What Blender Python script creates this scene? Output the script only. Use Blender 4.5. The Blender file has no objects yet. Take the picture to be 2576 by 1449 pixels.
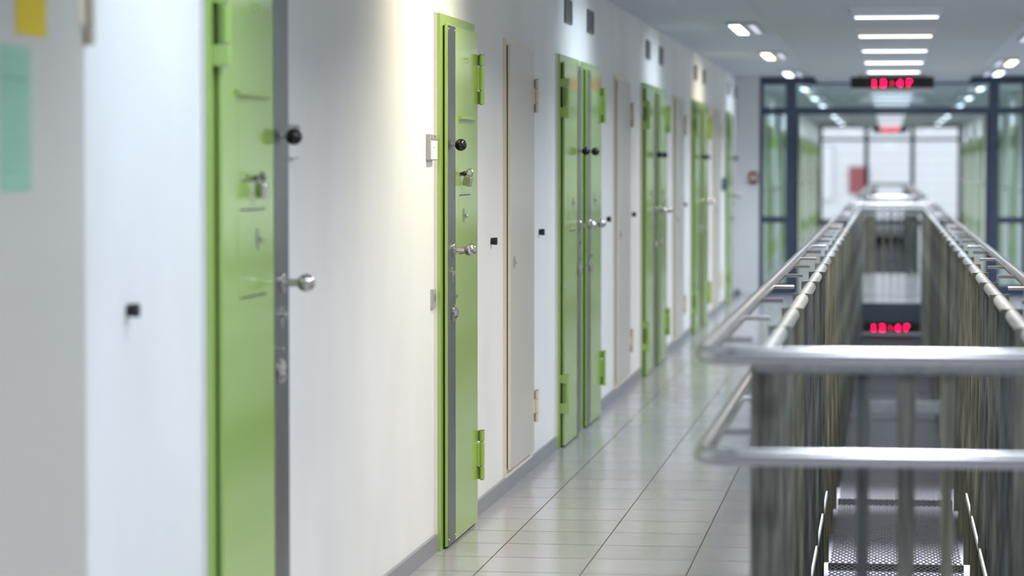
import bpy, math, random
from mathutils import Vector, Matrix

random.seed(7)
S = bpy.context.scene
COL = S.collection
PI = math.pi

# ------------------------------------------------------------------ materials
def mat(name, color, rough=0.5, metal=0.0, spec=0.5, emit=None, estr=0.0, coat=0.0):
    m = bpy.data.materials.new(name)
    m.use_nodes = True
    b = m.node_tree.nodes['Principled BSDF']
    b.inputs['Base Color'].default_value = (*color, 1)
    b.inputs['Roughness'].default_value = rough
    b.inputs['Metallic'].default_value = metal
    b.inputs['Specular IOR Level'].default_value = spec
    if coat:
        b.inputs['Coat Weight'].default_value = coat
        b.inputs['Coat Roughness'].default_value = 0.1
    if emit:
        b.inputs['Emission Color'].default_value = (*emit, 1)
        b.inputs['Emission Strength'].default_value = estr
    return m

def NT(m):
    return m.node_tree.nodes, m.node_tree.links, m.node_tree.nodes['Principled BSDF']

def wear(m, c0, c1, scale=(1, 1, 1), nscale=4.0, lo=0.35, hi=0.65, bump=0.0, bscale=150, detail=6, rvar=None):
    """colour that varies with a noise field over the object's own space, plus fine bump"""
    n, l, b = NT(m)
    tc = n.new('ShaderNodeTexCoord')
    mp = n.new('ShaderNodeMapping'); mp.inputs['Scale'].default_value = scale
    l.new(tc.outputs['Object'], mp.inputs['Vector'])
    no = n.new('ShaderNodeTexNoise'); no.inputs['Scale'].default_value = nscale; no.inputs['Detail'].default_value = detail
    l.new(mp.outputs['Vector'], no.inputs['Vector'])
    rp = n.new('ShaderNodeValToRGB')
    rp.color_ramp.elements[0].position = lo; rp.color_ramp.elements[0].color = (*c0, 1)
    rp.color_ramp.elements[1].position = hi; rp.color_ramp.elements[1].color = (*c1, 1)
    l.new(no.outputs['Fac'], rp.inputs['Fac'])
    l.new(rp.outputs['Color'], b.inputs['Base Color'])
    if rvar:
        mr = n.new('ShaderNodeMapRange')
        mr.inputs['To Min'].default_value = rvar[0]; mr.inputs['To Max'].default_value = rvar[1]
        l.new(no.outputs['Fac'], mr.inputs['Value']); l.new(mr.outputs['Result'], b.inputs['Roughness'])
    if bump:
        n2 = n.new('ShaderNodeTexNoise'); n2.inputs['Scale'].default_value = bscale
        l.new(tc.outputs['Object'], n2.inputs['Vector'])
        bp = n.new('ShaderNodeBump'); bp.inputs['Strength'].default_value = bump; bp.inputs['Distance'].default_value = 0.002
        l.new(n2.outputs['Fac'], bp.inputs['Height']); l.new(bp.outputs['Normal'], b.inputs['Normal'])
    return m

M = {}
M['wall'] = wear(mat('white_wall_paint', (0.8, 0.8, 0.79), 0.55, spec=0.35), (0.74, 0.74, 0.73), (0.82, 0.82, 0.81),
                 (1, 1, 0.6), 1.3, 0.3, 0.6, bump=0.25, bscale=220)
M['ceil'] = mat('grey_white_ceiling', (0.56, 0.6, 0.65), 0.8, spec=0.2)
M['green'] = mat('lime_green_gloss_paint', (0.34, 0.495, 0.115), 0.13, spec=1.0)
M['cream'] = mat('cream_satin_paint', (0.78, 0.71, 0.56), 0.35)
M['cream_leaf'] = mat('pale_grey_cream_paint', (0.55, 0.525, 0.47), 0.3)
M['rubber'] = mat('black_rubber', (0.006, 0.006, 0.007), 0.5)
M['plastic_black'] = mat('black_bakelite', (0.006, 0.006, 0.007), 0.16)
M['plaster'] = mat('white_filler', (0.78, 0.77, 0.73), 0.7)
M['steel'] = wear(mat('brushed_steel', (0.3, 0.3, 0.31), 0.36, 1.0), (0.2, 0.2, 0.2), (0.27, 0.27, 0.27), (6, 6, 0.6), 8, rvar=(0.3, 0.42))
M['chrome'] = mat('satin_steel', (0.62, 0.6, 0.58), 0.2, 1.0)
M['inox'] = mat('stainless_tube', (0.45, 0.435, 0.43), 0.26, 1.0)
M['galv'] = wear(mat('galvanised_steel', (0.3, 0.31, 0.29), 0.5, 0.55), (0.06, 0.062, 0.056), (0.24, 0.245, 0.215), (30, 30, 1.2), 3.5, 0.3, 0.7, bump=0.2, bscale=90)
def tint(m, c0, c1):
    n, l, b = NT(m)
    src = b.inputs['Base Color'].links[0].from_socket
    oi = n.new('ShaderNodeObjectInfo'); rp = n.new('ShaderNodeValToRGB')
    rp.color_ramp.elements[0].color = (*c0, 1); rp.color_ramp.elements[1].color = (*c1, 1)
    l.new(oi.outputs['Random'], rp.inputs['Fac'])
    mx = n.new('ShaderNodeMix'); mx.data_type = 'RGBA'; mx.blend_type = 'MULTIPLY'; mx.inputs['Factor'].default_value = 1
    l.new(src, mx.inputs['A']); l.new(rp.outputs['Color'], mx.inputs['B']); l.new(mx.outputs['Result'], b.inputs['Base Color'])
tint(M['galv'], (0.62, 0.66, 0.74), (1.25, 1.18, 0.98))
M['galv_pipe'] = wear(mat('galvanised_pipe', (0.42, 0.43, 0.42), 0.45, 0.5), (0.24, 0.25, 0.245), (0.36, 0.37, 0.365), (20, 2, 20), 3, 0.3, 0.7)
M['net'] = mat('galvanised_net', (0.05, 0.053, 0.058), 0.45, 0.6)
M['white_bar'] = mat('white_flat_bar', (0.72, 0.72, 0.72), 0.4)
M['blueframe'] = mat('dark_blue_coating', (0.042, 0.06, 0.105), 0.35)
M['slab'] = mat('dark_slab_edge', (0.02, 0.028, 0.042), 0.5)
M['grille'] = mat('grey_grille', (0.16, 0.17, 0.17), 0.5, 0.3)
M['plastic_white'] = mat('white_plastic', (0.46, 0.45, 0.47), 0.4)
M['plastic_grey'] = mat('grey_plastic', (0.34, 0.35, 0.34), 0.35)
M['paper_white'] = mat('white_card', (0.8, 0.8, 0.8), 0.7)
M['yellow'] = mat('yellow_paper', (0.66, 0.47, 0.003), 0.7)
M['mint'] = mat('mint_paper', (0.29, 0.52, 0.37), 0.7)
M['ink_y'] = mat('dark_print_on_yellow', (0.36, 0.27, 0.01), 0.7)
M['ink_m'] = mat('grey_print_on_mint', (0.2, 0.36, 0.27), 0.7)
M['red'] = mat('red_brown_coating', (0.2, 0.035, 0.025), 0.4)
M['hatch_red'] = mat('faded_red_coating', (0.36, 0.1, 0.1), 0.5)
M['blue'] = mat('dark_blue_plastic', (0.01, 0.05, 0.13), 0.4)
M['lampbody'] = mat('white_lamp_body', (0.6, 0.62, 0.66), 0.45)
M['led'] = mat('red_led', (0.3, 0, 0.02), 0.4, emit=(1.0, 0.0, 0.07), estr=22)
M['black'] = mat('black_panel', (0.004, 0.004, 0.004), 0.35)
M['tube_cool'] = mat('cool_tube_light', (0.9, 0.9, 0.9), 0.5, emit=(0.86, 0.93, 1.0), estr=2.4)
M['reflector_glow'] = mat('lavender_reflector_glow', (0.8, 0.8, 0.85), 0.4, emit=(0.80, 0.76, 0.98), estr=0.6)  # lamplight caught by the washer's reflector, given as weak emission
M['tube_dim'] = mat('dimmed_tube_light', (0.9, 0.9, 0.9), 0.5, emit=(0.86, 0.87, 1.0), estr=0.9)  # same tubes seen far off; their dimness is set by weaker emission
M['tube_warm'] = mat('warm_tube_light', (0.9, 0.9, 0.9), 0.5, emit=(1.0, 0.97, 0.82), estr=2.4)
M['facade'] = mat('white_ribbed_facade', (0.86, 0.87, 0.88), 0.6)
M['ground'] = mat('pale_concrete', (0.5, 0.5, 0.5), 0.8)

def glass_mat(name, tint, refl=0.06):
    m = bpy.data.materials.new(name); m.use_nodes = True
    n, l = m.node_tree.nodes, m.node_tree.links
    n.clear()
    out = n.new('ShaderNodeOutputMaterial'); mx = n.new('ShaderNodeMixShader')
    tr = n.new('ShaderNodeBsdfTransparent'); tr.inputs['Color'].default_value = (*tint, 1)
    gl = n.new('ShaderNodeBsdfGlossy'); gl.inputs['Roughness'].default_value = 0.02
    fr = n.new('ShaderNodeFresnel'); fr.inputs['IOR'].default_value = 1.5
    ad = n.new('ShaderNodeMath'); ad.operation = 'ADD'; ad.inputs[1].default_value = refl; ad.use_clamp = True
    l.new(fr.outputs[0], ad.inputs[0]); l.new(ad.outputs[0], mx.inputs['Fac'])
    l.new(tr.outputs[0], mx.inputs[1]); l.new(gl.outputs[0], mx.inputs[2]); l.new(mx.outputs[0], out.inputs['Surface'])
    return m
M['glass'] = glass_mat('green_tinted_glass', (0.86, 0.93, 0.94), 0.07)
M['glass_clear'] = glass_mat('clear_window_glass', (0.92, 0.95, 0.96), 0.02)

def tile_mat(name, base0, base1, grout, pitch=(0.396, 0.400), off=(-1.537, 10.96), rough=(0.13, 0.21)):
    m = mat(name, base0, 0.2, spec=0.5)
    n, l, b = NT(m)
    tc = n.new('ShaderNodeTexCoord'); sp = n.new('ShaderNodeSeparateXYZ'); l.new(tc.outputs['Object'], sp.inputs[0])
    def line(sock, p, o, w):
        a = n.new('ShaderNodeMath'); a.operation = 'SUBTRACT'; l.new(sock, a.inputs[0]); a.inputs[1].default_value = o - p * 200.5
        d = n.new('ShaderNodeMath'); d.operation = 'DIVIDE'; l.new(a.outputs[0], d.inputs[0]); d.inputs[1].default_value = p
        f = n.new('ShaderNodeMath'); f.operation = 'FRACT'; l.new(d.outputs[0], f.inputs[0])
        s = n.new('ShaderNodeMath'); s.operation = 'SUBTRACT'; l.new(f.outputs[0], s.inputs[0]); s.inputs[1].default_value = 0.5
        ab = n.new('ShaderNodeMath'); ab.operation = 'ABSOLUTE'; l.new(s.outputs[0], ab.inputs[0])
        lt = n.new('ShaderNodeMath'); lt.operation = 'LESS_THAN'; l.new(ab.outputs[0], lt.inputs[0]); lt.inputs[1].default_value = w / p / 2
        return lt.outputs[0], d.outputs[0]
    gx, ix = line(sp.outputs['X'], pitch[0], off[0], 0.0055)
    gy, iy = line(sp.outputs['Y'], pitch[1], off[1], 0.0085)
    mxx = n.new('ShaderNodeMath'); mxx.operation = 'MAXIMUM'; l.new(gx, mxx.inputs[0]); l.new(gy, mxx.inputs[1])
    # speckle
    no = n.new('ShaderNodeTexNoise'); no.inputs['Scale'].default_value = 260; no.inputs['Detail'].default_value = 3
    l.new(tc.outputs['Object'], no.inputs['Vector'])
    rp = n.new('ShaderNodeValToRGB'); rp.color_ramp.elements[0].position = 0.36; rp.color_ramp.elements[1].position = 0.62
    rp.color_ramp.elements[0].color = (*base0, 1); rp.color_ramp.elements[1].color = (*base1, 1)
    l.new(no.outputs['Fac'], rp.inputs['Fac'])
    # tile to tile tone
    cb = n.new('ShaderNodeCombineXYZ')
    for k, s_ in enumerate((ix, iy)):
        fl = n.new('ShaderNodeMath'); fl.operation = 'ROUND'; l.new(s_, fl.inputs[0]); l.new(fl.outputs[0], cb.inputs[k])
    wn = n.new('ShaderNodeTexWhiteNoise'); wn.noise_dimensions = '2D'; l.new(cb.outputs[0], wn.inputs['Vector'])
    mr = n.new('ShaderNodeMapRange'); mr.inputs['To Min'].default_value = 0.93; mr.inputs['To Max'].default_value = 1.05
    l.new(wn.outputs['Value'], mr.inputs['Value'])
    mu = n.new('ShaderNodeVectorMath'); mu.operation = 'SCALE'; l.new(rp.outputs['Color'], mu.inputs[0]); l.new(mr.outputs['Result'], mu.inputs['Scale'])
    mix = n.new('ShaderNodeMix'); mix.data_type = 'RGBA'
    l.new(mxx.outputs[0], mix.inputs['Factor']); l.new(mu.outputs[0], mix.inputs['A']); mix.inputs['B'].default_value = (*grout, 1)
    l.new(mix.outputs['Result'], b.inputs['Base Color'])
    n2 = n.new('ShaderNodeTexNoise'); n2.inputs['Scale'].default_value = 3.0; l.new(tc.outputs['Object'], n2.inputs['Vector'])
    r2 = n.new('ShaderNodeMapRange'); r2.inputs['To Min'].default_value = rough[0]; r2.inputs['To Max'].default_value = rough[1]
    l.new(n2.outputs['Fac'], r2.inputs['Value'])
    ra = n.new('ShaderNodeMath'); ra.operation = 'MULTIPLY_ADD'; l.new(mxx.outputs[0], ra.inputs[0]); ra.inputs[1].default_value = 0.4
    l.new(r2.outputs['Result'], ra.inputs[2]); l.new(ra.outputs[0], b.inputs['Roughness'])
    return m
M['tile'] = tile_mat('grey_speckled_tile', (0.30, 0.29, 0.31), (0.45, 0.44, 0.46), (0.07, 0.055, 0.045))
M['skirt'] = wear(mat('grey_tile_skirting', (0.22, 0.22, 0.24), 0.35), (0.17, 0.17, 0.19), (0.3, 0.3, 0.32), nscale=240, detail=3)

def perforated():
    m = mat('perforated_ceiling_board', (0.58, 0.59, 0.6), 0.8, spec=0.2)
    n, l, b = NT(m)
    tc = n.new('ShaderNodeTexCoord'); sp = n.new('ShaderNodeSeparateXYZ'); l.new(tc.outputs['Object'], sp.inputs[0])
    outs = []
    for ax, p in (('X', 0.018), ('Y', 0.036)):
        d = n.new('ShaderNodeMath'); d.operation = 'DIVIDE'; l.new(sp.outputs[ax], d.inputs[0]); d.inputs[1].default_value = p
        a = n.new('ShaderNodeMath'); a.operation = 'ADD'; l.new(d.outputs[0], a.inputs[0]); a.inputs[1].default_value = 1000
        f = n.new('ShaderNodeMath'); f.operation = 'FRACT'; l.new(a.outputs[0], f.inputs[0])
        s = n.new('ShaderNodeMath'); s.operation = 'SUBTRACT'; l.new(f.outputs[0], s.inputs[0]); s.inputs[1].default_value = 0.5
        q = n.new('ShaderNodeMath'); q.operation = 'POWER'; l.new(s.outputs[0], q.inputs[0]); q.inputs[1].default_value = 2
        outs.append(q.outputs[0])
    ad = n.new('ShaderNodeMath'); ad.operation = 'ADD'; l.new(outs[0], ad.inputs[0]); l.new(outs[1], ad.inputs[1])
    lt = n.new('ShaderNodeMath'); lt.operation = 'LESS_THAN'; l.new(ad.outputs[0], lt.inputs[0]); lt.inputs[1].default_value = 0.075
    mix = n.new('ShaderNodeMix'); mix.data_type = 'RGBA'
    l.new(lt.outputs[0], mix.inputs['Factor']); mix.inputs['A'].default_value = (0.54, 0.575, 0.62, 1); mix.inputs['B'].default_value = (0.37, 0.385, 0.4, 1)
    l.new(mix.outputs['Result'], b.inputs['Base Color'])
    return m
M['perf'] = perforated()

# ------------------------------------------------------------------ mesh builder
class MB:
    def __init__(s): s.v = []; s.f = []
    def quad(s, *p):
        o = len(s.v); s.v += [tuple(q) for q in p]; s.f.append(tuple(range(o, o + len(p)))); return s
    def box(s, x0, x1, y0, y1, z0, z1):
        if x0 > x1: x0, x1 = x1, x0
        if y0 > y1: y0, y1 = y1, y0
        if z0 > z1: z0, z1 = z1, z0
        o = len(s.v)
        s.v += [(x0, y0, z0), (x1, y0, z0), (x1, y1, z0), (x0, y1, z0), (x0, y0, z1), (x1, y0, z1), (x1, y1, z1), (x0, y1, z1)]
        s.f += [tuple(o + i for i in q) for q in ((0, 3, 2, 1), (4, 5, 6, 7), (0, 1, 5, 4), (1, 2, 6, 5), (2, 3, 7, 6), (3, 0, 4, 7))]
        return s
    def tube(s, pts, r, n=12, closed=False):
        pts = [Vector(p) for p in pts]; N = len(pts); o = len(s.v)
        rr = r if isinstance(r, (list, tuple)) else [r] * N
        ref = None
        for i, p in enumerate(pts):
            a = pts[i - 1] if (i > 0 or closed) else p
            c = pts[(i + 1) % N] if (i < N - 1 or closed) else p
            t = (c - a).normalized()
            if ref is None:
                ref = Vector((0, 0, 1)) if abs(t.z) < 0.9 else Vector((1, 0, 0))
            u = (ref - t * ref.dot(t)).normalized(); w = t.cross(u); ref = u
            for k in range(n):
                an = 2 * PI * k / n
                s.v.append(tuple(p + (u * math.cos(an) + w * math.sin(an)) * rr[i]))
        for i in range(N if closed else N - 1):
            j = (i + 1) % N
            for k in range(n):
                k2 = (k + 1) % n
                s.f.append((o + i * n + k, o + i * n + k2, o + j * n + k2, o + j * n + k))
        if not closed:
            s.f.append(tuple(o + k for k in reversed(range(n)))); s.f.append(tuple(o + (N - 1) * n + k for k in range(n)))
        return s
    def lathe(s, c, axis, prof, n=24):
        """prof: (distance along axis, radius) pairs"""
        c = Vector(c); a = Vector(axis).normalized()
        return s.tube([c + a * d for d, r in prof], [max(r, 1e-5) for d, r in prof], n)
    def sphere(s, c, r, n=28, m=16):
        o = len(s.v)
        s.v.append((c[0], c[1], c[2] - r))
        for i in range(1, m):
            t = PI * i / m
            for k in range(n):
                a = 2 * PI * k / n
                s.v.append((c[0] + r * math.sin(t) * math.cos(a), c[1] + r * math.sin(t) * math.sin(a), c[2] - r * math.cos(t)))
        s.v.append((c[0], c[1], c[2] + r)); top = len(s.v) - 1
        for k in range(n):
            k2 = (k + 1) % n
            s.f.append((o, o + 1 + k2, o + 1 + k)); s.f.append((top, o + 1 + (m - 2) * n + k, o + 1 + (m - 2) * n + k2))
            for i in range(m - 2):
                s.f.append((o + 1 + i * n + k, o + 1 + i * n + k2, o + 1 + (i + 1) * n + k2, o + 1 + (i + 1) * n + k))
        return s
    def ellip(s, c, rx, ry, rz, n=24, m=8):
        """dome facing +x with elliptical base"""
        o = len(s.v)
        for i in range(m):
            t = PI / 2 * i / m
            for k in range(n):
                an = 2 * PI * k / n
                s.v.append((c[0] + rx * math.sin(t), c[1] + ry * math.cos(t) * math.cos(an), c[2] + rz * math.cos(t) * math.sin(an)))
        s.v.append((c[0] + rx, c[1], c[2])); top = len(s.v) - 1
        for i in range(m - 1):
            for k in range(n):
                k2 = (k + 1) % n
                s.f.append((o + i * n + k, o + i * n + k2, o + (i + 1) * n + k2, o + (i + 1) * n + k))
        for k in range(n): s.f.append((o + (m - 1) * n + k, o + (m - 1) * n + (k + 1) % n, top))
        s.f.append(tuple(o + k for k in reversed(range(n))))
        return s
    def plate(s, c, ry, rz, t, n=28):
        """flat oval plate on a wall facing +x"""
        o = len(s.v)
        for x in (c[0], c[0] + t):
            for k in range(n):
                an = 2 * PI * k / n; s.v.append((x, c[1] + ry * math.cos(an), c[2] + rz * math.sin(an)))
        for k in range(n): s.f.append((o + k, o + (k + 1) % n, o + n + (k + 1) % n, o + n + k))
        s.f.append(tuple(o + n + k for k in range(n))); s.f.append(tuple(o + k for k in reversed(range(n))))
        return s
    def prism_y(s, prof, y0, y1):
        """prof: (x, z) outline, extruded along y"""
        o = len(s.v); n = len(prof)
        for y in (y0, y1): s.v += [(x, y, z) for x, z in prof]
        for k in range(n): s.f.append((o + k, o + (k + 1) % n, o + n + (k + 1) % n, o + n + k))
        s.f.append(tuple(o + k for k in reversed(range(n)))); s.f.append(tuple(o + n + k for k in range(n)))
        return s
    def build(s, name, m, parent=None, loc=(0, 0, 0), bevel=0.0, smooth=True, flip=False):
        me = bpy.data.meshes.new(name)
        v = [(x, -y, z) for x, y, z in s.v] if flip else s.v
        f = [tuple(reversed(q)) for q in s.f] if flip else s.f
        me.from_pydata(v, [], f); me.materials.append(m)
        import bmesh
        bm = bmesh.new(); bm.from_mesh(me); bmesh.ops.recalc_face_normals(bm, faces=bm.faces); bm.to_mesh(me); bm.free()
        if smooth:
            me.shade_smooth(); me.set_sharp_from_angle(angle=math.radians(35))
        o = bpy.data.objects.new(name, me); COL.objects.link(o)
        if parent is not None: o.parent = parent
        o.location = loc
        if bevel:
            bv = o.modifiers.new('bevel', 'BEVEL'); bv.width = bevel; bv.segments = 2; bv.limit_method = 'ANGLE'
        return o

def tag(o, label=None, cat=None, group=None, kind=None):
    if label: o['label'] = label
    if cat: o['category'] = cat
    if group: o['group'] = group
    if kind: o['kind'] = kind
    return o

def thing(name, label, cat, loc=(0, 0, 0), rz=0.0, group=None):
    o = bpy.data.objects.new(name, None); o.empty_display_size = 0.1
    COL.objects.link(o); o.location = loc; o.rotation_euler = (0, 0, rz)
    return tag(o, label, cat, group)

def dup(root, loc, rz=0.0, label=None, group=None):
    r = root.copy(); COL.objects.link(r); r.location = loc; r.rotation_euler = (0, 0, rz)
    if label: r['label'] = label
    if group: r['group'] = group
    for ch in list(root.children):
        c = ch.copy(); COL.objects.link(c); c.parent = r
        for g in list(ch.children):
            d = g.copy(); COL.objects.link(d); d.parent = c
    return r

def struct(o): return tag(o, kind='structure')

# ------------------------------------------------------------------ setting
W = -1.79            # left wall plane
WR = 1.886           # right wall plane
XC = 0.048           # middle of the corridor
Y0, Y1 = -3.0, 75.6
ZC = 2.60            # side ceilings
ZM = 2.53            # dropped middle panel
ZL = -2.81           # floor of the storey below

struct(MB().box(W - 0.25, W, Y0, Y1, -0.22, 2.9).build('wall_left', M['wall']))
struct(MB().box(WR, WR + 0.25, Y0, Y1, -0.22, 2.9).build('wall_right', M['wall']))
struct(MB().box(W - 0.25, WR + 0.25, Y0 - 0.25, Y0, -0.22, 2.9).build('wall_back', M['wall']))
fl = MB()
ZS = -0.22
fl.box(W, -0.352, Y0, Y1, ZS, 0).box(0.448, WR, Y0, Y1, ZS, 0)
for a, b_ in ((Y0, 7.0), (32.0, 40.7), (71.5, Y1)): fl.box(-0.352, 0.448, a, b_, ZS, 0)
struct(fl.build('floor', M['tile'], smooth=False))
tr = MB()
tr.box(-0.352, -0.346, 7.0, 32.0, ZS, -0.002).box(0.442, 0.448, 7.0, 32.0, ZS, -0.002).box(-0.346, 0.442, 31.985, 32.0, ZS, -0.002)
struct(tr.build('shaded_slab_edge', M['slab']))  # shadow on the slab edge is put into this dark colour
# ceiling: two side strips, bevelled step, dropped perforated middle panel
cs = MB()
cs.prism_y([(W, ZC), (-0.885, ZC), (-0.885, 2.9), (W, 2.9)], Y0, Y1)
cs.prism_y([(0.981, ZC), (WR, ZC), (WR, 2.9), (0.981, 2.9)], Y0, Y1)
struct(cs.build('ceiling', M['ceil'], smooth=False))
cm = MB().prism_y([(-0.885, 2.601), (-0.828, ZM), (0.924, ZM), (0.981, 2.601), (0.981, 2.9), (-0.885, 2.9)], Y0, Y1)
struct(cm.build('ceiling.001', M['perf'], smooth=False))
# pier at the end of the near corridor
struct(MB().box(W, -1.527, 33.82, 34.12, 0, ZC).build('wall_end_left', M['wall']))
struct(MB().box(1.623, WR, 33.82, 34.12, 0, ZC).build('wall_end_right', M['wall']))

# lower storey glimpsed through the well
struct(MB().box(W - 0.25, W, 6, 76, ZL, -0.22).build('wall_left.001', M['wall']))
struct(MB().box(WR, WR + 0.25, 6, 76, ZL, -0.22).build('wall_right.001', M['wall']))
struct(MB().box(W - 0.25, WR + 0.25, 6, 76, ZL - 0.2, ZL).build('floor.001', M['tile']))
struct(MB().box(W - 0.25, WR + 0.25, 76, 76.2, ZL, -0.22).build('wall_end.001', M['slab']))
struct(MB().box(W - 0.25, WR + 0.25, 5.8, 6, ZL, -0.22).build('wall_back.001', M['wall']))

# ------------------------------------------------------------------ cell doors
LEAFW = 0.83
def make_door(name, label, handle, loc, hatch=True):
    """local frame: x out of the wall, y along it, z up. handle=-1: handle towards the viewer, +1: hinges towards the viewer"""
    t = thing(name, label, 'door', loc)
    fl_ = handle > 0
    L, R = -0.415, 0.415
    B = lambda mb, n, m, p=t, bv=0.0: mb.build(n, m, p, bevel=bv, flip=fl_)
    fr = MB()
    for x0, x1, m, n in ((0.0, 0.013, 'plaster', 'frame_backing'), (0.013, 0.026, 'green', 'frame')):
        k = 0.004 if m == 'green' else 0.0
        f = MB().box(x0, x1, L - 0.066 + k, L + 0.03, 0.001, 2.15 - k).box(x0, x1, R - 0.03, R + 0.055 - k, 0.001, 2.15 - k)
        f.box(x0, x1, L + 0.03, R - 0.03, 2.07, 2.15 - k)
        B(f, n, M[m])
    B(MB().box(0.016, 0.0335, L + 0.004, R - 0.006, 0.002, 2.1), 'gasket', M['rubber'])
    leaf = B(MB().box(0.0335, 0.0455, L, R, 0.010, 2.107), 'leaf', M['green'], bv=0.0012)
    X = 0.0455
    B(MB().box(X, X + 0.0018, L + 0.004, L + 0.196, 0.014, 2.102), 'edge_strip', M['steel'])
    sc = [(L + 0.018, 2.085), (L + 0.18, 2.085), (L + 0.018, 0.035), (L + 0.18, 0.035)]
    for y, z in sc:
        B(MB().ellip((X + 0.0018, y, z), 0.003, 0.0055, 0.0055, 12, 4), 'screw', M['chrome'])
    # black ball pull on a short neck
    k = B(MB().sphere((0.084, L + 0.1, 1.624), 0.0245), 'ball_pull', M['plastic_black'])
    tag(k, 'black ball pull')
    B(MB().lathe((X, L + 0.1, 1.624), (1, 0, 0), [(0, 0.012), (0.004, 0.012), (0.004, 0.007), (0.02, 0.007)], 14), 'neck', M['chrome'], k)
    # steel ball handle with round rose
    h = B(MB().sphere((0.121, L + 0.112, 1.201), 0.0265), 'ball_handle', M['chrome'])
    B(MB().lathe((X, L + 0.112, 1.201), (1, 0, 0), [(0, 0.0285), (0.011, 0.0285), (0.013, 0.026), (0.013, 0.011), (0.052, 0.011)], 28), 'handle_rose', M['chrome'], h)
    # lock furniture on the strip
    c = B(MB().plate((X, L + 0.103, 1.10), 0.018, 0.034, 0.004), 'lock_cylinder', M['chrome'])
    B(MB().lathe((X, L + 0.103, 1.108), (1, 0, 0), [(0, 0.012), (0.014, 0.011), (0.017, 0.006)], 16), 'turn_knob', M['chrome'], c)
    B(MB().lathe((X, L + 0.145, 1.011), (1, 0, 0), [(0, 0.004), (0.01, 0.004), (0.01, 0.0065), (0.02, 0.0065)], 14), 'pin', M['chrome'])
    d = B(MB().lathe((X, L + 0.132, 0.946), (1, 0, 0), [(0, 0.036), (0.004, 0.036), (0.006, 0.03), (0.012, 0.033), (0.019, 0.022), (0.022, 0.012)], 28), 'lock_disc', M['chrome'])
    B(MB().box(X + 0.018, X + 0.0225, L + 0.124, L + 0.14, 0.941, 0.951), 'keyhole', M['black'], d)
    # viewing flap bar, hatch plate with slits, key escutcheon and hook
    if hatch:
        B(MB().lathe((X + 0.006, L + 0.29, 1.737), (0, 1, 0), [(0, 0.009), (0.385, 0.009)], 14), 'flap_bar', M['green'])
        B(MB().box(X, X + 0.0006, L + 0.285, L + 0.645, 1.515, 1.73), 'viewing_flap', M['green'])
    hp = B(MB().box(X, X + 0.0007, L + 0.285, L + 0.65, 1.184, 1.412), 'hatch', M['green'])
    for z in ((1.5, 1.419, 1.179) if hatch else (1.179,)):
        B(MB().box(X, X + 0.0012, L + 0.31, L + 0.62, z - 0.0022, z + 0.0022), 'slit', M['black'])
    e = B(MB().plate((X + 0.001, L + 0.42, 1.335), 0.015, 0.029, 0.004), 'key_escutcheon', M['chrome'])
    B(MB().lathe((X, L + 0.42, 1.332), (1, 0, 0), [(0, 0.009), (0.016, 0.008), (0.019, 0.004)], 14), 'escutcheon_knob', M['chrome'], e)
    if hatch: B(MB().tube([(X, L + 0.46, 1.985), (X + 0.014, L + 0.46, 1.985), (X + 0.018, L + 0.46, 1.975), (X + 0.014, L + 0.46, 1.966), (X + 0.006, L + 0.46, 1.968)], 0.0032, 8), 'hook', M['green'])
    if hatch: B(MB().lathe((X, L + (0.33 if handle < 0 else 0.45), 1.508), (1, 0, 0), [(0, 0.005), (0.010, 0.005), (0.0112, 0.0075), (0.0145, 0.0098), (0.0185, 0.0105), (0.0225, 0.0098), (0.0258, 0.0075), (0.028, 0.004)], 18), 'stud', M['plastic_black'])
    # hinges: three knuckles on a pin, plates to leaf and frame
    for z0 in (0.190, 1.803):
        hb = MB(); yc = R + 0.014; xc = 0.062
        for a, b_ in ((0.0, 0.055), (0.060, 0.160), (0.165, 0.210)):
            hb.lathe((xc, yc, z0 + a), (0, 0, 1), [(0, 0.0105), (0.001, 0.0118), (b_ - a - 0.001, 0.0118), (b_ - a, 0.0105)], 20)
        hb.box(0.0455, 0.0545, R - 0.024, yc, z0 + 0.060, z0 + 0.160)
        hb.box(0.014, 0.058, yc + 0.002, yc + 0.011, z0, z0 + 0.055)
        hb.box(0.014, 0.058, yc + 0.002, yc + 0.011, z0 + 0.165, z0 + 0.21)
        hb.box(0.014, 0.024, yc - 0.006, yc + 0.022, z0, z0 + 0.055).box(0.014, 0.024, yc - 0.006, yc + 0.022, z0 + 0.165, z0 + 0.21)
        hg = B(hb, 'hinge', M['green'], bv=0.0008)
        pn = MB().lathe((xc, yc, z0 - 0.004), (0, 0, 1), [(0, 0.0075), (0.214, 0.0075), (0.214, 0.0122), (0.2175, 0.0122), (0.219, 0.009)], 16)
        B(pn, 'hinge_pin', M['chrome'], hg)
    return t

def door_at(yc): return (W, yc, 0)
dA = make_door('cell_door', 'closest green cell door, hinges on its camera side, padlock hanging at its hatch', 1, door_at(7.715))
dB = make_door('cell_door', 'sharpest green cell door, full height in view, padlock on it, hinges on its far side', -1, door_at(11.57))
labs = [
    (1, 15.695, 'nearer door of the middle side-by-side green pair, between cream cupboard and its twin'),
    (-1, 16.85, 'farther door of the middle side-by-side green pair, hinges on its far side'),
    (1, 20.95, 'nearer door of the second green pair down the corridor, past the second cream cupboard'),
    (-1, 22.05, 'farther door of the second green pair down the corridor, hinges on its far side'),
    (1, 26.2, 'nearer door of the most distant green pair, lit warm yellowish'),
    (-1, 27.33, 'farther door of the most distant green pair, with yellow-green hinges'),
    (1, 31.66, 'last single green cell door, right before the white pier with the red box'),
]
seen = {}
for handle, y, lb in labs:
    if handle in seen: dup(seen[handle], door_at(y), 0, lb)
    else: seen[handle] = make_door('cell_door', lb, handle, door_at(y), hatch=False)

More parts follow.
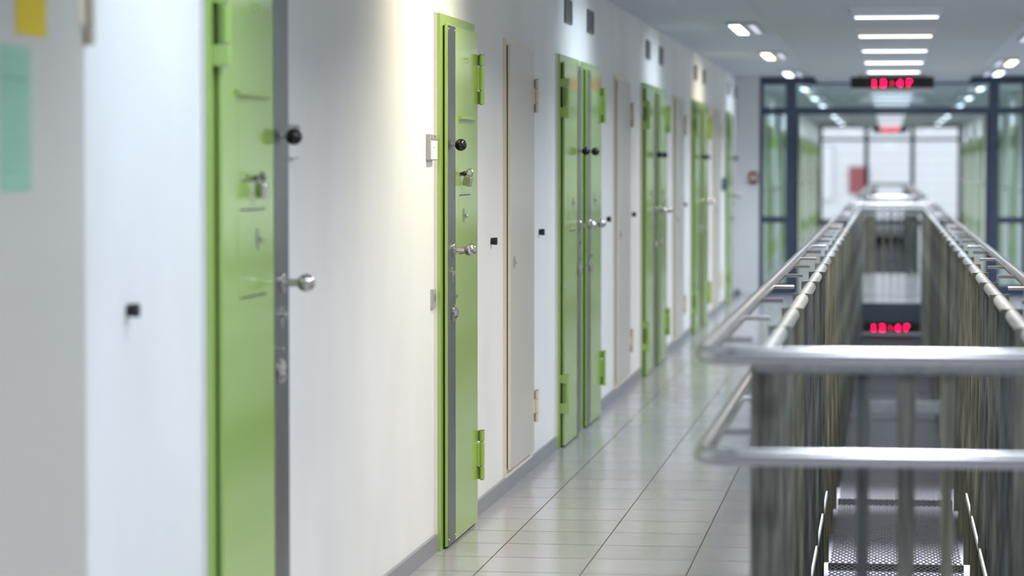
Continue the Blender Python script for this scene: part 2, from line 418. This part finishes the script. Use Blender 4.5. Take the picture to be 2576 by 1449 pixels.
# padlocks hanging at the hatches
def padlock(label, loc, tilt):
    t = thing('padlock', label, 'padlock', loc)
    body = MB().box(-0.0105, 0.0105, -0.0185, 0.0185, -0.042, 0.0).build('body', M['chrome'], t, bevel=0.004)
    pts = [(0, -0.014, -0.004), (0, -0.014, 0.012)] + [(0, -0.014 * math.cos(a), 0.014 + 0.016 * math.sin(a)) for a in [PI * i / 10 for i in range(11)]] + [(0, 0.014, 0.012), (0, 0.014, -0.004)]
    MB().tube(pts, 0.0042, 10).build('shackle', M['chrome'], t)
    MB().plate((0.011, 0, -0.024), 0.005, 0.008, 0.001).build('maker_plate', M['plastic_grey'], body)
    t.rotation_euler = (math.radians(tilt[0]), 0, math.radians(tilt[1]))
    return t
padlock('small steel padlock swung aside on the sharpest green door', (W + 0.0765, 11.525, 1.497), (15, 62))
padlock('blurred steel padlock hanging straight on the closest green door', (W + 0.074, 7.65, 1.492), (5, 50))

# ------------------------------------------------------------------ cream service cupboards
def make_cupboard(label, yc):
    t = thing('cupboard_door', label, 'cupboard door', (W, yc, 0))
    L, R = -0.47, 0.425
    f = MB().box(0, 0.015, -0.492, L + 0.03, 0.069, 2.136).box(0, 0.015, R - 0.03, 0.495, 0.069, 2.136)
    f.box(0, 0.015, L + 0.03, R - 0.03, 2.07, 2.136).box(0, 0.015, L + 0.03, R - 0.03, 0.069, 0.14)
    f.build('frame', M['cream'], t)
    MB().box(0.004, 0.0205, L + 0.004, R - 0.004, 0.112, 2.1).build('gasket', M['rubber'], t)
    MB().box(0.0205, 0.034, L, R, 0.108, 2.108).build('leaf', M['cream_leaf'], t, bevel=0.001)
    MB().box(0.0205, 0.0342, L - 0.0005, L + 0.004, 0.108, 2.108).build('leaf_edge', M['cream'], t)
    for z0, z1 in ((0.253, 0.411), (1.805, 1.971)):
        hb = MB(); h = z1 - z0; yc_ = R + 0.013
        for a, b_ in ((0, 0.27), (0.285, 0.715), (0.73, 1)):
            hb.lathe((0.046, yc_, z0 + a * h), (0, 0, 1), [(0, 0.0115), ((b_ - a) * h, 0.0115)], 18)
        hb.box(0.03, 0.037, R - 0.05, yc_, z0 + 0.29 * h, z0 + 0.71 * h)
        hb.box(0.014, 0.042, yc_ + 0.001, yc_ + 0.008, z0, z0 + 0.27 * h).box(0.014, 0.042, yc_ + 0.001, yc_ + 0.008, z0 + 0.73 * h, z1)
        g = hb.build('hinge', M['cream'], t)
        MB().lathe((0.046, yc_, z0 + 0.002), (0, 0, 1), [(0, 0.006), (h - 0.002, 0.006), (h - 0.002, 0.009), (h + 0.001, 0.009)], 12).build('hinge_pin', M['grille'], g)
    e = MB().plate((0.034, -0.36, 1.083), 0.016, 0.030, 0.004).build('lock_escutcheon', M['chrome'], t)
    MB().lathe((0.034, -0.36, 1.083), (1, 0, 0), [(0, 0.009), (0.012, 0.008), (0.015, 0.004)], 14).build('lock_knob', M['chrome'], e)
    return t
cup = make_cupboard('cream cupboard door just past the sharpest green door, oval lock', 13.615)
for y, lb in ((5.625, 'shaded cream cupboard door at left edge with yellow and mint sheets'),
              (18.96, 'cream cupboard door right behind the middle green pair'),
              (24.12, 'cream cupboard door between the second and the most distant green pair'),
              (29.45, 'farthest cream cupboard door, just before the last single green door')):
    dup(cup, (W, y, 0), 0, lb)

# notices on the nearest cupboard
xs = W + 0.0345
y_ = tag(MB().box(0, 0.0006, -0.105, 0.105, 0, 0.297).build('notice_sheet', M['yellow'], None, (xs, 5.661, 1.808)),
         'yellow paper sheet at top left corner on cream cupboard door', 'paper sheet', 'notices on the nearest cupboard')
for z, w_ in ((0.087, 0.19), (0.092, 0.17), (0.2, 0.15), (0.23, 0.16), (0.26, 0.12)):
    MB().box(0.0006, 0.0009, -w_ / 2, w_ / 2, z - 0.004, z + 0.004).build('print_line', M['ink_y'], y_)
g_ = tag(MB().box(0, 0.0006, -0.105, 0.105, 0, 0.297).build('notice_sheet', M['mint'], None, (xs, 5.55, 1.487)),
         'mint green printed sheet at left edge on cream cupboard door', 'paper sheet', 'notices on the nearest cupboard')
for i in range(12):
    z = 0.27 - i * 0.0205
    MB().box(0.0006, 0.0009, -0.085, 0.09 if i == 2 else 0.03 + 0.05 * random.random(), z - (0.0045 if i == 2 else 0.0014), z + (0.0045 if i == 2 else 0.0014)).build('print_line', M['ink_m'], g_)

# ------------------------------------------------------------------ small wall fittings
def make_stop(label, y, z=1.197):
    t = thing('door_stop', label, 'door stop', (W - 0.001, y, z))
    MB().lathe((0, 0, 0), (1, 0, 0), [(0, 0.0150), (0.0275, 0.0172), (0.0295, 0.0162), (0.0296, 0.006), (0.0286, 0.0055)], 24).build('buffer', M['rubber'], t)
    MB().lathe((0.0275, 0, 0), (1, 0, 0), [(0, 0.005), (0.002, 0.005), (0.0022, 0.003)], 12).build('screw', M['grille'], t)
    return t
s0 = make_stop('black rubber buffer on white wall left of the closest green door', 6.518)
for y, lb in ((12.72, 'black rubber buffer between sharpest green door and its cream cupboard'),
              (14.508, 'black rubber buffer left of the middle green pair'),
              (18.053, 'black rubber buffer right of the middle green pair, at its steel ball handles'),
              (19.872, 'black rubber buffer left of the second green pair'),
              (25.011, 'tiny black rubber buffer left of the most distant green pair')):
    dup(s0, (W - 0.001, y, 1.197), 0, lb)

def make_grille(label, y):
    t = thing('vent_grille', label, 'vent grille', (W, y, 2.337))
    MB().box(0, 0.006, -0.16, 0.16, 0, 0.138).build('back_plate', M['rubber'], t)
    f = MB().box(0, 0.012, -0.165, -0.15, 0, 0.138).box(0, 0.012, 0.15, 0.165, 0, 0.138).box(0, 0.012, -0.15, 0.15, 0, 0.012).box(0, 0.012, -0.15, 0.15, 0.126, 0.138)
    f.build('frame', M['grille'], t)
    sl = MB()
    for i in range(9): sl.box(0.002, 0.011, -0.15, 0.15, 0.017 + i * 0.0122, 0.0225 + i * 0.0122)
    sl.build('slats', M['grille'], t)
    return t
g0 = make_grille('grey wall grille cut by the top edge, above the nearer middle green door', 15.80)
for y, lb in ((16.99, 'grey wall grille above the farther door of the middle green pair'),
              (21.12, 'grey wall grille above the nearer door of the second green pair'),
              (22.33, 'grey wall grille above the farther door of the second green pair'),
              (26.39, 'grey wall grille above the nearer door of the most distant green pair'),
              (27.6, 'grey wall grille above the farther door of the most distant green pair'),
              (31.98, 'grey wall grille above the last single green door'),
              (33.3, 'dark wall grille in the corner beside the white pier')):
    dup(g0, (W, y, 2.337), 0, lb)

def make_intercom(label, y, flip=1):
    t = thing('call_panel', label, 'wall panel', (W - 0.001, y, 1.562))
    MB().box(0, 0.020, -0.08, 0.08, 0, 0.102).build('body', M['plastic_white'], t, bevel=0.0015)
    b_ = MB().box(0.020, 0.0225, -0.072, 0.078, 0.082, 0.1).build('button_strip', M['plastic_grey'], t)
    MB().box(0.0225, 0.0235, 0.0, 0.012, 0.086, 0.097).build('button', M['black'], b_)
    c = MB().box(0.020, 0.0215, -0.07, 0.078, 0.004, 0.076).build('name_card', M['paper_white'], t)
    for q in (-0.028, 0.0):
        MB().box(0.0215, 0.0218, q, q + 0.018, 0.046, 0.053).build('print_mark', M['plastic_grey'], c)
    return t
ic = make_intercom('white call panel with card beside the frame of the sharpest green door', 10.977)
dup(ic, (W - 0.001, 8.335, 1.562), 0, 'grey call panel half hidden behind the black ball pull of the closest door')

t = thing('key_switch', 'small steel key switch plate low beside the sharpest green door', 'wall switch', (W, 11.045, 0.974))
MB().box(0, 0.008, -0.04, 0.035, 0, 0.078).build('plate', M['plastic_white'], t, bevel=0.001)
p_ = MB().box(0.008, 0.010, -0.033, 0.034, 0.004, 0.074).build('cover', M['plastic_grey'], t)
MB().plate((0.010, 0.006, 0.042), 0.012, 0.016, 0.003).build('key_cylinder', M['chrome'], p_)

t = thing('fire_call_point', 'dark red call point box on the white pier', 'call point', (-1.596, 33.821, 1.322))
MB().box(-0.05, 0.05, -0.04, 0, 0, 0.142).build('housing', M['red'], t, bevel=0.004)
MB().box(-0.022, 0.026, -0.043, -0.04, 0.05, 0.1).build('white_pane', M['paper_white'], t)
t = thing('room_sign', 'dark blue sign plate on the wall before the last single green door', 'sign', (W, 30.96, 1.276))
MB().box(0, 0.022, -0.26, 0.26, 0, 0.13).build('plate', M['blue'], t, bevel=0.002)
MB().box(0.022, 0.0235, -0.2, 0.2, 0.03, 0.1).build('label_field', M['blue'], t)
t = thing('floor_stop', 'small dark floor stop at the foot of the white pier', 'door stop', (-1.76, 33.6, 0))
MB().lathe((0, 0, 0), (0, 0, 1), [(0, 0.03), (0.02, 0.03), (0.03, 0.022), (0.06, 0.022), (0.065, 0.016)], 18).build('buffer', M['blue'], t)
MB().lathe((0, 0, 0), (0, 0, 1), [(0, 0.038), (0.006, 0.036)], 18).build('base', M['chrome'], t)

# skirting, cut at the doors
spans = []
cur = Y0
for yc in (7.715, 11.57, 15.695, 16.85, 20.95, 22.05, 26.2, 27.33, 31.66):
    a, b_ = yc - 0.484, yc + 0.484
    if a > cur: spans.append((cur, a))
    cur = b_
spans.append((cur, 33.82))
sk = MB()
for a, b_ in spans:
    sk.box(W, W + 0.014, a, b_, 0, 0.069)
struct(sk.build('baseboard_left', M['skirt'], bevel=0.001))
sk = MB(); sk.box(W, -1.527, 33.806, 33.82, 0, 0.069)
struct(sk.build('baseboard_end', M['wall']))
struct(MB().box(WR - 0.014, WR, Y0, 33.82, 0, 0.069).build('baseboard_right', M['skirt']))

# ------------------------------------------------------------------ railing round the well
def arc(cx, cy, r, a0, a1, z, n=8):
    return [(cx + r * math.cos(a0 + (a1 - a0) * i / n), cy + r * math.sin(a0 + (a1 - a0) * i / n), z) for i in range(n + 1)]

def make_railing(label, ya, yb, y_first, step, front):
    t = thing('railing', label, 'railing', (XC, ya, 0))
    xl, xr = -0.482, 0.482                      # handrail centre lines, local
    yA, yB = 0.0, yb - ya
    r = 0.09
    for nm, z in (('handrail', 1.095), ('lower_rail', 0.858)):
        pts = []
        if nm == 'lower_rail': pts += [(xl, yB - 0.4, z), (xl, yA + 2 * r, z)]
        pts += arc(xl + r, yA + r, r, PI, 1.5 * PI, z)
        pts += arc(xr - r, yA + r, r, 1.5 * PI, 2 * PI, z)
        if nm == 'handrail':
            pts += arc(xr - r, yB - r, r, 0, 0.5 * PI, z) + arc(xl + r, yB - r, r, 0.5 * PI, PI, z)
        else:
            pts += [(xr, yA + 2 * r, z), (xr, yB - 0.4, z)]
        MB().tube(pts, 0.0215, 20, closed=(nm == 'handrail')).build(nm, M['inox'], t)
    px = 0.358                                   # pipe centre offset
    pp = arc(-px + 0.03, 0.42 + 0.03, 0.03, PI, 1.5 * PI, 1.048, 5) + arc(px - 0.03, 0.42 + 0.03, 0.03, 1.5 * PI, 2 * PI, 1.048, 5)
    pp += arc(px - 0.03, yB - 0.25, 0.03, 0, 0.5 * PI, 1.048, 5) + arc(-px + 0.03, yB - 0.25, 0.03, 0.5 * PI, PI, 1.048, 5)
    MB().tube(pp, 0.0235, 16, closed=True).build('top_pipe', M['galv_pipe'], t)
    ys = []
    y = y_first - ya
    while y < yB - 0.3: ys.append(y); y += step
    post0 = rung0 = {}
    for sgn in (-1, 1):
        a, b_ = sorted((sgn * 0.320, sgn * 0.393))
        pm = MB().box(a, b_, -0.006, 0.006, -0.37, 1.072)
        rm = {}
        for nm, z in (('rail_bracket', 1.095), ('lower_bracket', 0.858)):
            rm[nm] = MB().tube([(sgn * 0.475, 0, z), (sgn * 0.40, 0, z), (sgn * 0.388, 0, z)], 0.0075, 10)
        po = pm.build('post', M['galv'], t, (0, ys[0], 0), bevel=0.0015)
        ro = {nm: q.build(nm, M['inox'], t, (0, ys[0], 0)) for nm, q in rm.items()}
        for y in ys[1:]:
            for src in [po] + list(ro.values()):
                c = src.copy(); COL.objects.link(c); c.parent = t; c.location = (0, y, 0)
        x = sgn * 0.327
        MB().box(x - 0.004, x + 0.004, ys[0] - 0.2, ys[0] + 6.2, -0.03, -0.002).build('toe_bar', M['white_bar'], t)
    if front:
        MB().box(-0.022, 0.022, 0.445, 0.457, -0.36, 1.03).build('front_post', M['galv'], t, bevel=0.001)
        for x in (-0.107, 0.101):
            MB().box(x - 0.016, x + 0.016, 0.445, 0.457, -0.36, 1.03).build('front_post', M['galv'], t, bevel=0.001)
        MB().box(-0.09, 0.09, 0.458, 0.466, 0.925, 0.955).build('front_strap', M['galv_pipe'], t)
    if ya > 20:
        for x in (-0.27, 0.255):
            MB().box(x - 0.055, x + 0.055, 0.44, 0.456, -0.36, 1.03).build('gate_post', M['galv'], t, bevel=0.001)
    return t
make_railing('steel railing with double stainless handrail round the floor well in the foreground', 6.6, 33.0, 7.22, 1.066, True)
make_railing('distant steel railing round the well beyond the glass partition', 40.2, 72.0, 41.0, 1.066, True)

# ------------------------------------------------------------------ safety net in the well
def make_net(label, y0, y1):
    t = thing('safety_net', label, 'safety net', (XC, y0, -0.392))
    ln = y1 - y0; hx = 0.316
    nx = 21; dx = 2 * hx / nx; ny = max(2, round(ln / 0.106)); dy = (ln - 0.02) / ny
    mb = MB(); w2 = 0.0021; h = 0.004
    for i in range(nx):
        xa = -hx + (i + 0.5) * dx
        for ph in (1, -1):
            pts = []
            for j in range(ny * 2 + 1):
                s = (0 if j % 2 == 0 else ph * dx / 2)
                pts.append((xa + s, 0.01 + j * dy / 2))
            o = len(mb.v)
            for x, y in pts:
                mb.v += [(x - w2, y, 0), (x + w2, y, 0), (x + w2, y, h), (x - w2, y, h)]
            for j in range(len(pts) - 1):
                q = o + j * 4
                for k in range(4):
                    k2 = (k + 1) % 4
                    mb.f.append((q + k, q + k2, q + 4 + k2, q + 4 + k))
    # strands cross at the cell corners: shift one family by half a cell
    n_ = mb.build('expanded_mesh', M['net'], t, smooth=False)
    tag(n_, kind='stuff')
    MB().box(-0.325, 0.325, -0.018, 0.012, -0.03, 0.006).build('cross_bar', M['net'], t)
    return t
n0 = make_net('nearest panel of the expanded metal net in the well, at the bottom edge', 8.38, 11.03)
ords = ['second', 'third', 'fourth', 'fifth', 'sixth', 'seventh', 'eighth', 'ninth']
for i in range(1, 9):
    dup(n0, (XC, 8.38 + 2.67 * i, -0.392), 0, '%s panel of the metal net in the well, counted from the front' % ords[i - 1])

for i in range(12):
    dup(n0, (XC, 40.9 + 2.67 * i - 0.15, -0.392), 0, 'dark metal net panel in the distant well beyond the partition', 'net panels of the distant well')

# ------------------------------------------------------------------ ceiling lights
def make_strip(label, y, warm, grp=None, watt=46, lens=None):
    t = thing('ceiling_light', label, 'ceiling light', (XC, y, ZM), 0, grp)
    b_ = MB(); o = 0
    lo = [(-0.272, -0.22, -0.040), (0.272, -0.22, -0.040), (0.272, 0.22, -0.040), (-0.272, 0.22, -0.040)]
    hi = [(-0.292, -0.30, 0), (0.292, -0.30, 0), (0.292, 0.30, 0), (-0.292, 0.30, 0)]
    b_.v = hi + lo; b_.f = [(0, 1, 5, 4), (1, 2, 6, 5), (2, 3, 7, 6), (3, 0, 4, 7), (4, 5, 6, 7), (3, 2, 1, 0)]
    b_.build('housing', M['lampbody'], t, smooth=False)
    MB().box(-0.262, 0.262, 0.02, 0.09, -0.053, -0.040).build('diffuser', M[lens or ('tube_warm' if warm else 'tube_cool')], t)
    la = bpy.data.lights.new('lamp', 'AREA'); la.shape = 'RECTANGLE'; la.size = 0.5; la.size_y = 0.2
    la.energy = watt; la.color = (1.0, 0.975, 0.92) if warm else (0.80, 0.88, 1.0); la.spread = math.radians(150)
    lo_ = bpy.data.objects.new('lamp', la); COL.objects.link(lo_); lo_.parent = t; lo_.location = (0, -0.1, -0.042)
    return t
Y_S = 18.15
st_c = make_strip('broad strip light in the middle ceiling, frontmost one in view', Y_S, False)
st_w = None
names = ['second strip light from the front in the middle ceiling, slightly warm', 'third strip light from the front in the middle ceiling',
         'fourth strip light from the front in the middle ceiling', 'fifth strip light from the front, last clear one before the clock',
         'strip light right at the top edge of the red clock']
for k, lb in enumerate(names, 1):
    if k == 1:
        st_w = make_strip(lb, Y_S + 2.67, True)
    elif k == 2:
        dup(st_c, (XC, Y_S + 2.67 * k, ZM), 0, lb)
    elif k == 3:
        st_f = make_strip(lb, Y_S + 2.67 * k, False, None, 75)
    else:
        dup(st_f, (XC, Y_S + 2.67 * k, ZM), 0, lb)
for k in range(1, 7):
    dup(st_w if k in (2, 3) else st_c, (XC, Y_S - 2.67 * k, ZM), 0, 'strip light of the middle ceiling above the near end of the railing', 'strip lights above the near corridor')
for k in range(6, 20):
    if k == 6:
        st_d = make_strip('strip light in the middle ceiling beyond the glass partition', Y_S + 2.67 * k + 0.9, False, 'strip lights beyond the partition', 46, 'tube_dim')
    else:
        dup(st_d, (XC, Y_S + 2.67 * k + 0.9, ZM), 0)

def make_washer(label, y, side, color, watt, grp=None):
    """wall washer: flat ceiling luminaire, bright lens towards the wall, reflector on the other side"""
    x0 = -1.085 if side < 0 else 1.183
    t = thing('wall_washer', label, 'ceiling light', (x0, y, ZC), 0 if side < 0 else PI, grp)
    MB().box(-0.115, 0.115, -0.72, 0.72, -0.026, 0).build('housing', M['grille'] if False else M['lampbody'], t, bevel=0.002)
    lm = bpy.data.materials.get('washer_%g_%g' % (color[0], color[2])) or mat('washer_%g_%g' % (color[0], color[2]), (0.9, 0.9, 0.9), 0.5, emit=color, estr=5)
    MB().box(-0.085, -0.005, -0.7, 0.7, -0.030, -0.026).build('lens', lm, t)
    MB().box(0.02, 0.03, -0.7, 0.7, -0.028, -0.026).build('slot', M['black'], t)
    MB().box(0.06, 0.1, -0.7, 0.55, -0.0295, -0.026).build('reflector_glow', M['reflector_glow'], t)  # reflector strip, no lamp of its own; its lit look is emission
    la = bpy.data.lights.new('lamp', 'AREA'); la.shape = 'RECTANGLE'; la.size = 0.07; la.size_y = 1.3
    la.energy = watt; la.color = color; la.spread = math.radians(112)
    lo = bpy.data.objects.new('lamp', la); COL.objects.link(lo); lo.parent = t
    lo.location = (-0.05, 0, -0.034)
    d = Vector((-0.62, 0, -0.8)).normalized()
    z = -d; yv = Vector((0, 1, 0)); xv = yv.cross(z).normalized(); 
    lo.rotation_euler = Matrix((xv, yv, z)).transposed().to_euler()
    return t
COOL = (0.74, 0.87, 1.0); WARM = (1.0, 0.90, 0.64); NEUT = (0.92, 0.96, 1.0)
WATT = 18
for y, c, pw, lb in ((0.9, COOL, 16, None), (6.8, COOL, 12, None), (10.85, WARM, 20, None), (16.3, COOL, 10, None),
              (21.6, COOL, 9, 'nearest visible wall washer on the left side ceiling, bluish white'),
              (26.9, WARM, 10, 'warm wall washer second in the left row'),
              (32.3, COOL, 9, 'wall washer nearest the dark blue header on the left')):
    g = None if lb else 'wall washers above the near doors'
    make_washer(lb or 'wall washer on the left side ceiling above the nearer doors', y, -1, c, pw, g)
for y, c, lb in ((0.25, COOL, None), (5.6, COOL, None), (10.95, COOL, None), (16.3, COOL, None),
              (23.3, COOL, 'wall washer cut by the right edge under the side ceiling'),
              (29.0, WARM, 'warm wall washer second in the right row'),
              (32.3, COOL, 'wall washer nearest the dark blue header on the right')):
    g = None if lb else 'wall washers above the near doors on the right'
    make_washer(lb or 'wall washer on the right side ceiling opposite the nearer doors', y, 1, c, WATT, g)
wl = make_washer('wall washer on the left ceiling beyond the glass partition', 38.6, -1, COOL, WATT, 'left wall washers beyond the partition')
wr = make_washer('wall washer on the right ceiling beyond the glass partition', 38.6, 1, COOL, WATT, 'right wall washers beyond the partition')
for k in range(1, 7):
    dup(wl, (-1.085, 38.6 + 5.34 * k, ZC), 0)
    dup(wr, (1.183, 38.6 + 5.34 * k, ZC), PI)
# unseen lamps added in the storey below, to throw light pools under the net
for k in range(8):
    t = thing('ceiling_light', 'added ceiling light of the storey below, unseen, lighting the floor under the net', 'ceiling light',
              (-0.95 if k % 2 else 1.05, 19 + 6.0 * (k // 2), ZS), 0, 'added lights of the storey below')
    MB().box(-0.2, 0.2, -0.2, 0.2, -0.04, 0).build('housing', M['lampbody'], t, bevel=0.004)
    MB().box(-0.17, 0.17, -0.17, 0.17, -0.046, -0.04).build('diffuser', M['tube_cool'], t)
    la = bpy.data.lights.new('lamp', 'AREA'); la.shape = 'SQUARE'; la.size = 0.3; la.energy = 75
    la.color = (0.85, 0.9, 1.0); la.spread = math.radians(75)
    lo_ = bpy.data.objects.new('lamp', la); COL.objects.link(lo_); lo_.parent = t; lo_.location = (0, 0, -0.05)

# ------------------------------------------------------------------ LED clock
FONT = {'1': ['00100', '01100', '00100', '00100', '00100', '00100', '01110'],
        '2': ['01110', '10001', '00001', '00010', '00100', '01000', '11111'],
        '4': ['00010', '00110', '01010', '10010', '11111', '00010', '00010'],
        '7': ['11111', '00001', '00010', '00100', '01000', '01000', '01000'],
        ':': ['0', '0', '1', '0', '1', '0', '0']}
def make_clock(label, loc):
    t = thing('digital_clock', label, 'clock', loc)
    MB().box(-0.44, 0.44, -0.02, 0.13, -0.155, -0.01).build('housing', M['lampbody'], t, bevel=0.004)
    MB().box(-0.45, 0.45, -0.03, -0.018, -0.118, 0.004).build('display_panel', M['black'], t, bevel=0.002)
    MB().box(-0.36, -0.33, 0.03, 0.07, -0.01, 0.06).box(0.33, 0.36, 0.03, 0.07, -0.01, 0.06).build('ceiling_bracket', M['grille'], t)
    d = 0.0092
    for ch, x in (('1', -0.192), ('2', -0.095), (':', -0.002), ('4', 0.085), ('7', 0.183)):
        mb = MB(); rows = FONT[ch]; wd = len(rows[0])
        for r_, row in enumerate(rows):
            for c_, b_ in enumerate(row):
                if b_ == '1':
                    px = x + (c_ - (wd - 1) / 2) * d; pz = -0.066 + (3 - r_) * d
                    mb.lathe((px, -0.030, pz), (0, -1, 0), [(0, 0.0041), (0.001, 0.0041), (0.0016, 0.002)], 8)
        mb.build('led_colon' if ch == ':' else 'led_digit', M['led'], t)
    return t
ck = make_clock('black ceiling clock with red 12:47 in front of the glass partition', (XC - 0.01, 31.1, 2.503))
dup(ck, (XC, 72.8, 2.532), 0, 'far small black clock with red digits before the bright windows')
dup(ck, (XC - 0.01, 32.9, -0.268), 0, 'red-lit clock of the storey below, low in the well')

# ------------------------------------------------------------------ glass partition
YG = 34.0
part = bpy.data.objects.new('window_1', None); COL.objects.link(part); part.location = (0, YG, 0); struct(part)
def gbox(x0, x1, z0, z1, nm='frame_bar', m='blueframe', d=0.04):
    return MB().box(x0, x1, -d, d, z0, z1).build(nm, M[m], part, bevel=0.003)
XL, XR = -1.527, 1.623
MB().prism_y([(XL, 2.51), (XR, 2.51), (XR, ZC), (0.98, ZC), (0.925, ZM), (-0.829, ZM), (-0.884, ZC), (XL, ZC)], -0.04, 0.04).build('header', M['blueframe'], part)
gbox(-1.217, -1.093, 0, 2.51, 'mullion'); gbox(1.179, 1.303, 0, 2.51, 'mullion')
gbox(XL, XL + 0.045, 0, 2.51, 'jamb'); gbox(XR - 0.045, XR, 0, 2.51, 'jamb')
gbox(-1.093, 1.179, 2.151, 2.236, 'transom')
for a, b_ in ((XL + 0.045, -1.217), (1.303, XR - 0.045)):
    gbox(a, b_, 2.151, 2.236, 'transom'); gbox(a, b_, 0.858, 0.93, 'mid_bar'); gbox(a, b_, 0, 0.12, 'bottom_bar')
    for z0, z1 in ((0.12, 0.858), (0.93, 2.151), (2.236, 2.51)):
        gbox(a, b_, z0, z1, 'pane', 'glass', 0.006)
gbox(-1.093, 1.179, 2.236, 2.51, 'pane', 'glass', 0.006)
for x in (-1.093, 1.151):
    gbox(x, x + 0.028, 0, 2.151, 'door_jamb', 'slab', 0.05)

# ------------------------------------------------------------------ far end: doors, window wall, neighbour building
def make_far_door(name, label, grp, loc, rz):
    t = thing(name, label, 'door', loc, rz, grp)
    MB().box(0, 0.025, -0.48, 0.47, 0.001, 2.15).build('frame', M['green'], t)
    MB().box(0.025, 0.045, -0.415, 0.415, 0.01, 2.107).build('leaf', M['green'], t)
    MB().box(0.045, 0.0465, -0.411, -0.22, 0.014, 2.1).build('edge_strip', M['steel'], t)
    for z in (0.19, 1.803):
        MB().lathe((0.06, 0.43, z), (0, 0, 1), [(0, 0.0118), (0.21, 0.0118)], 10).build('hinge', M['green'], t)
    MB().sphere((0.121, -0.3, 1.2), 0.0265, 12, 8).build('ball_handle', M['chrome'], t)
    return t
fd = fr_ = None
for k in range(7):
    for j, dy in enumerate((0, 1.15)):
        y = 37.3 + 5.34 * k + dy
        if fd is None:
            fd = make_far_door('cell_door', 'green cell door on the left wall beyond the glass partition', 'left doors beyond the partition', (W, y, 0), 0)
            fr_ = make_far_door('cell_door', 'green cell door on the right wall beyond the glass partition', 'right doors beyond the partition', (WR, y, 0), PI)
        else:
            dup(fd, (W, y, 0), 0); dup(fr_, (WR, y, 0), PI)

YW = 75.45
win = bpy.data.objects.new('window_2', None); COL.objects.link(win); win.location = (0, YW, 0); struct(win)
def wbox(x0, x1, z0, z1, nm, m='blueframe', d=0.04):
    return MB().box(x0, x1, -d, d, z0, z1).build(nm, M[m], win)
wbox(W, W + 0.06, 0, ZC, 'jamb'); wbox(WR - 0.06, WR, 0, ZC, 'jamb')
wbox(-0.625, -0.515, 0, ZC, 'mullion'); wbox(0.585, 0.695, 0, ZC, 'mullion')
for a, b_ in ((W + 0.06, -0.625), (-0.515, 0.585), (0.695, WR - 0.06)):
    wbox(a, b_, 2.20, 2.27, 'transom'); wbox(a, b_, 0, 0.12, 'bottom_bar'); wbox(a, b_, 2.54, ZC, 'head_bar')
    for z0, z1 in ((0.12, 2.20), (2.27, 2.54)): wbox(a, b_, z0, z1, 'pane', 'glass_clear', 0.006)

t = thing('neighbour_building', 'bright white ribbed building seen through the far windows', 'building', (0, 92, -3))
mb = MB().box(-14, 14, 0, 4, 0, 16)
for i in range(50): mb.box(-14, 14, -0.03, 0, 0.1 + i * 0.32, 0.32 + i * 0.32)
mb.build('facade', M['facade'], t, smooth=False)
MB().box(-1.25, -0.62, -0.12, -0.03, 3.64, 4.5).build('red_hatch', M['hatch_red'], t)
wf = MB().box(-2.3, -1.72, -0.1, -0.03, 3.4, 5.2).build('window_frame', M['lampbody'], t)
MB().box(-2.24, -1.78, -0.12, -0.1, 3.45, 5.15).build('window_pane', M['facade'], wf)
struct(MB().box(-20, 20, 76, 110, -3.2, -3.0).build('floor_outside', M['ground']))

# ------------------------------------------------------------------ sky, camera, view
w = bpy.data.worlds.new('sky'); S.world = w; w.use_nodes = True
bg = w.node_tree.nodes['Background']; bg.inputs['Color'].default_value = (0.90, 0.925, 1.0, 1); bg.inputs['Strength'].default_value = 1.65

F = 7100.0; CX, CY, VX, VY = 1288.0, 724.5, 2234.0, 417.0
pitch = math.atan((CY - VY) / F); yaw = math.atan((VX - CX) / F * math.cos(pitch))
cam = bpy.data.cameras.new('camera'); cam.sensor_width = 36.0; cam.lens = 36.0 * F / 2576.0
cam.clip_end = 500; cam.clip_start = 0.05
cam.dof.use_dof = True; cam.dof.focus_distance = 11.9; cam.dof.aperture_fstop = 2.4
co = bpy.data.objects.new('camera', cam); COL.objects.link(co)
co.location = (0, 0, 1.54); co.rotation_euler = (PI / 2 - pitch, 0, yaw)
S.camera = co
S.view_settings.view_transform = 'Standard'; S.view_settings.look = 'None'
S.view_settings.exposure = 0.0; S.view_settings.gamma = 1.0; S.view_settings.use_curve_mapping = False
S.cycles.use_denoising = True
S.cycles.max_bounces = 10; S.cycles.diffuse_bounces = 5; S.cycles.glossy_bounces = 5; S.cycles.transparent_max_bounces = 12
S.cycles.caustics_reflective = False; S.cycles.caustics_refractive = False
S.cycles.sample_clamp_indirect = 6.0
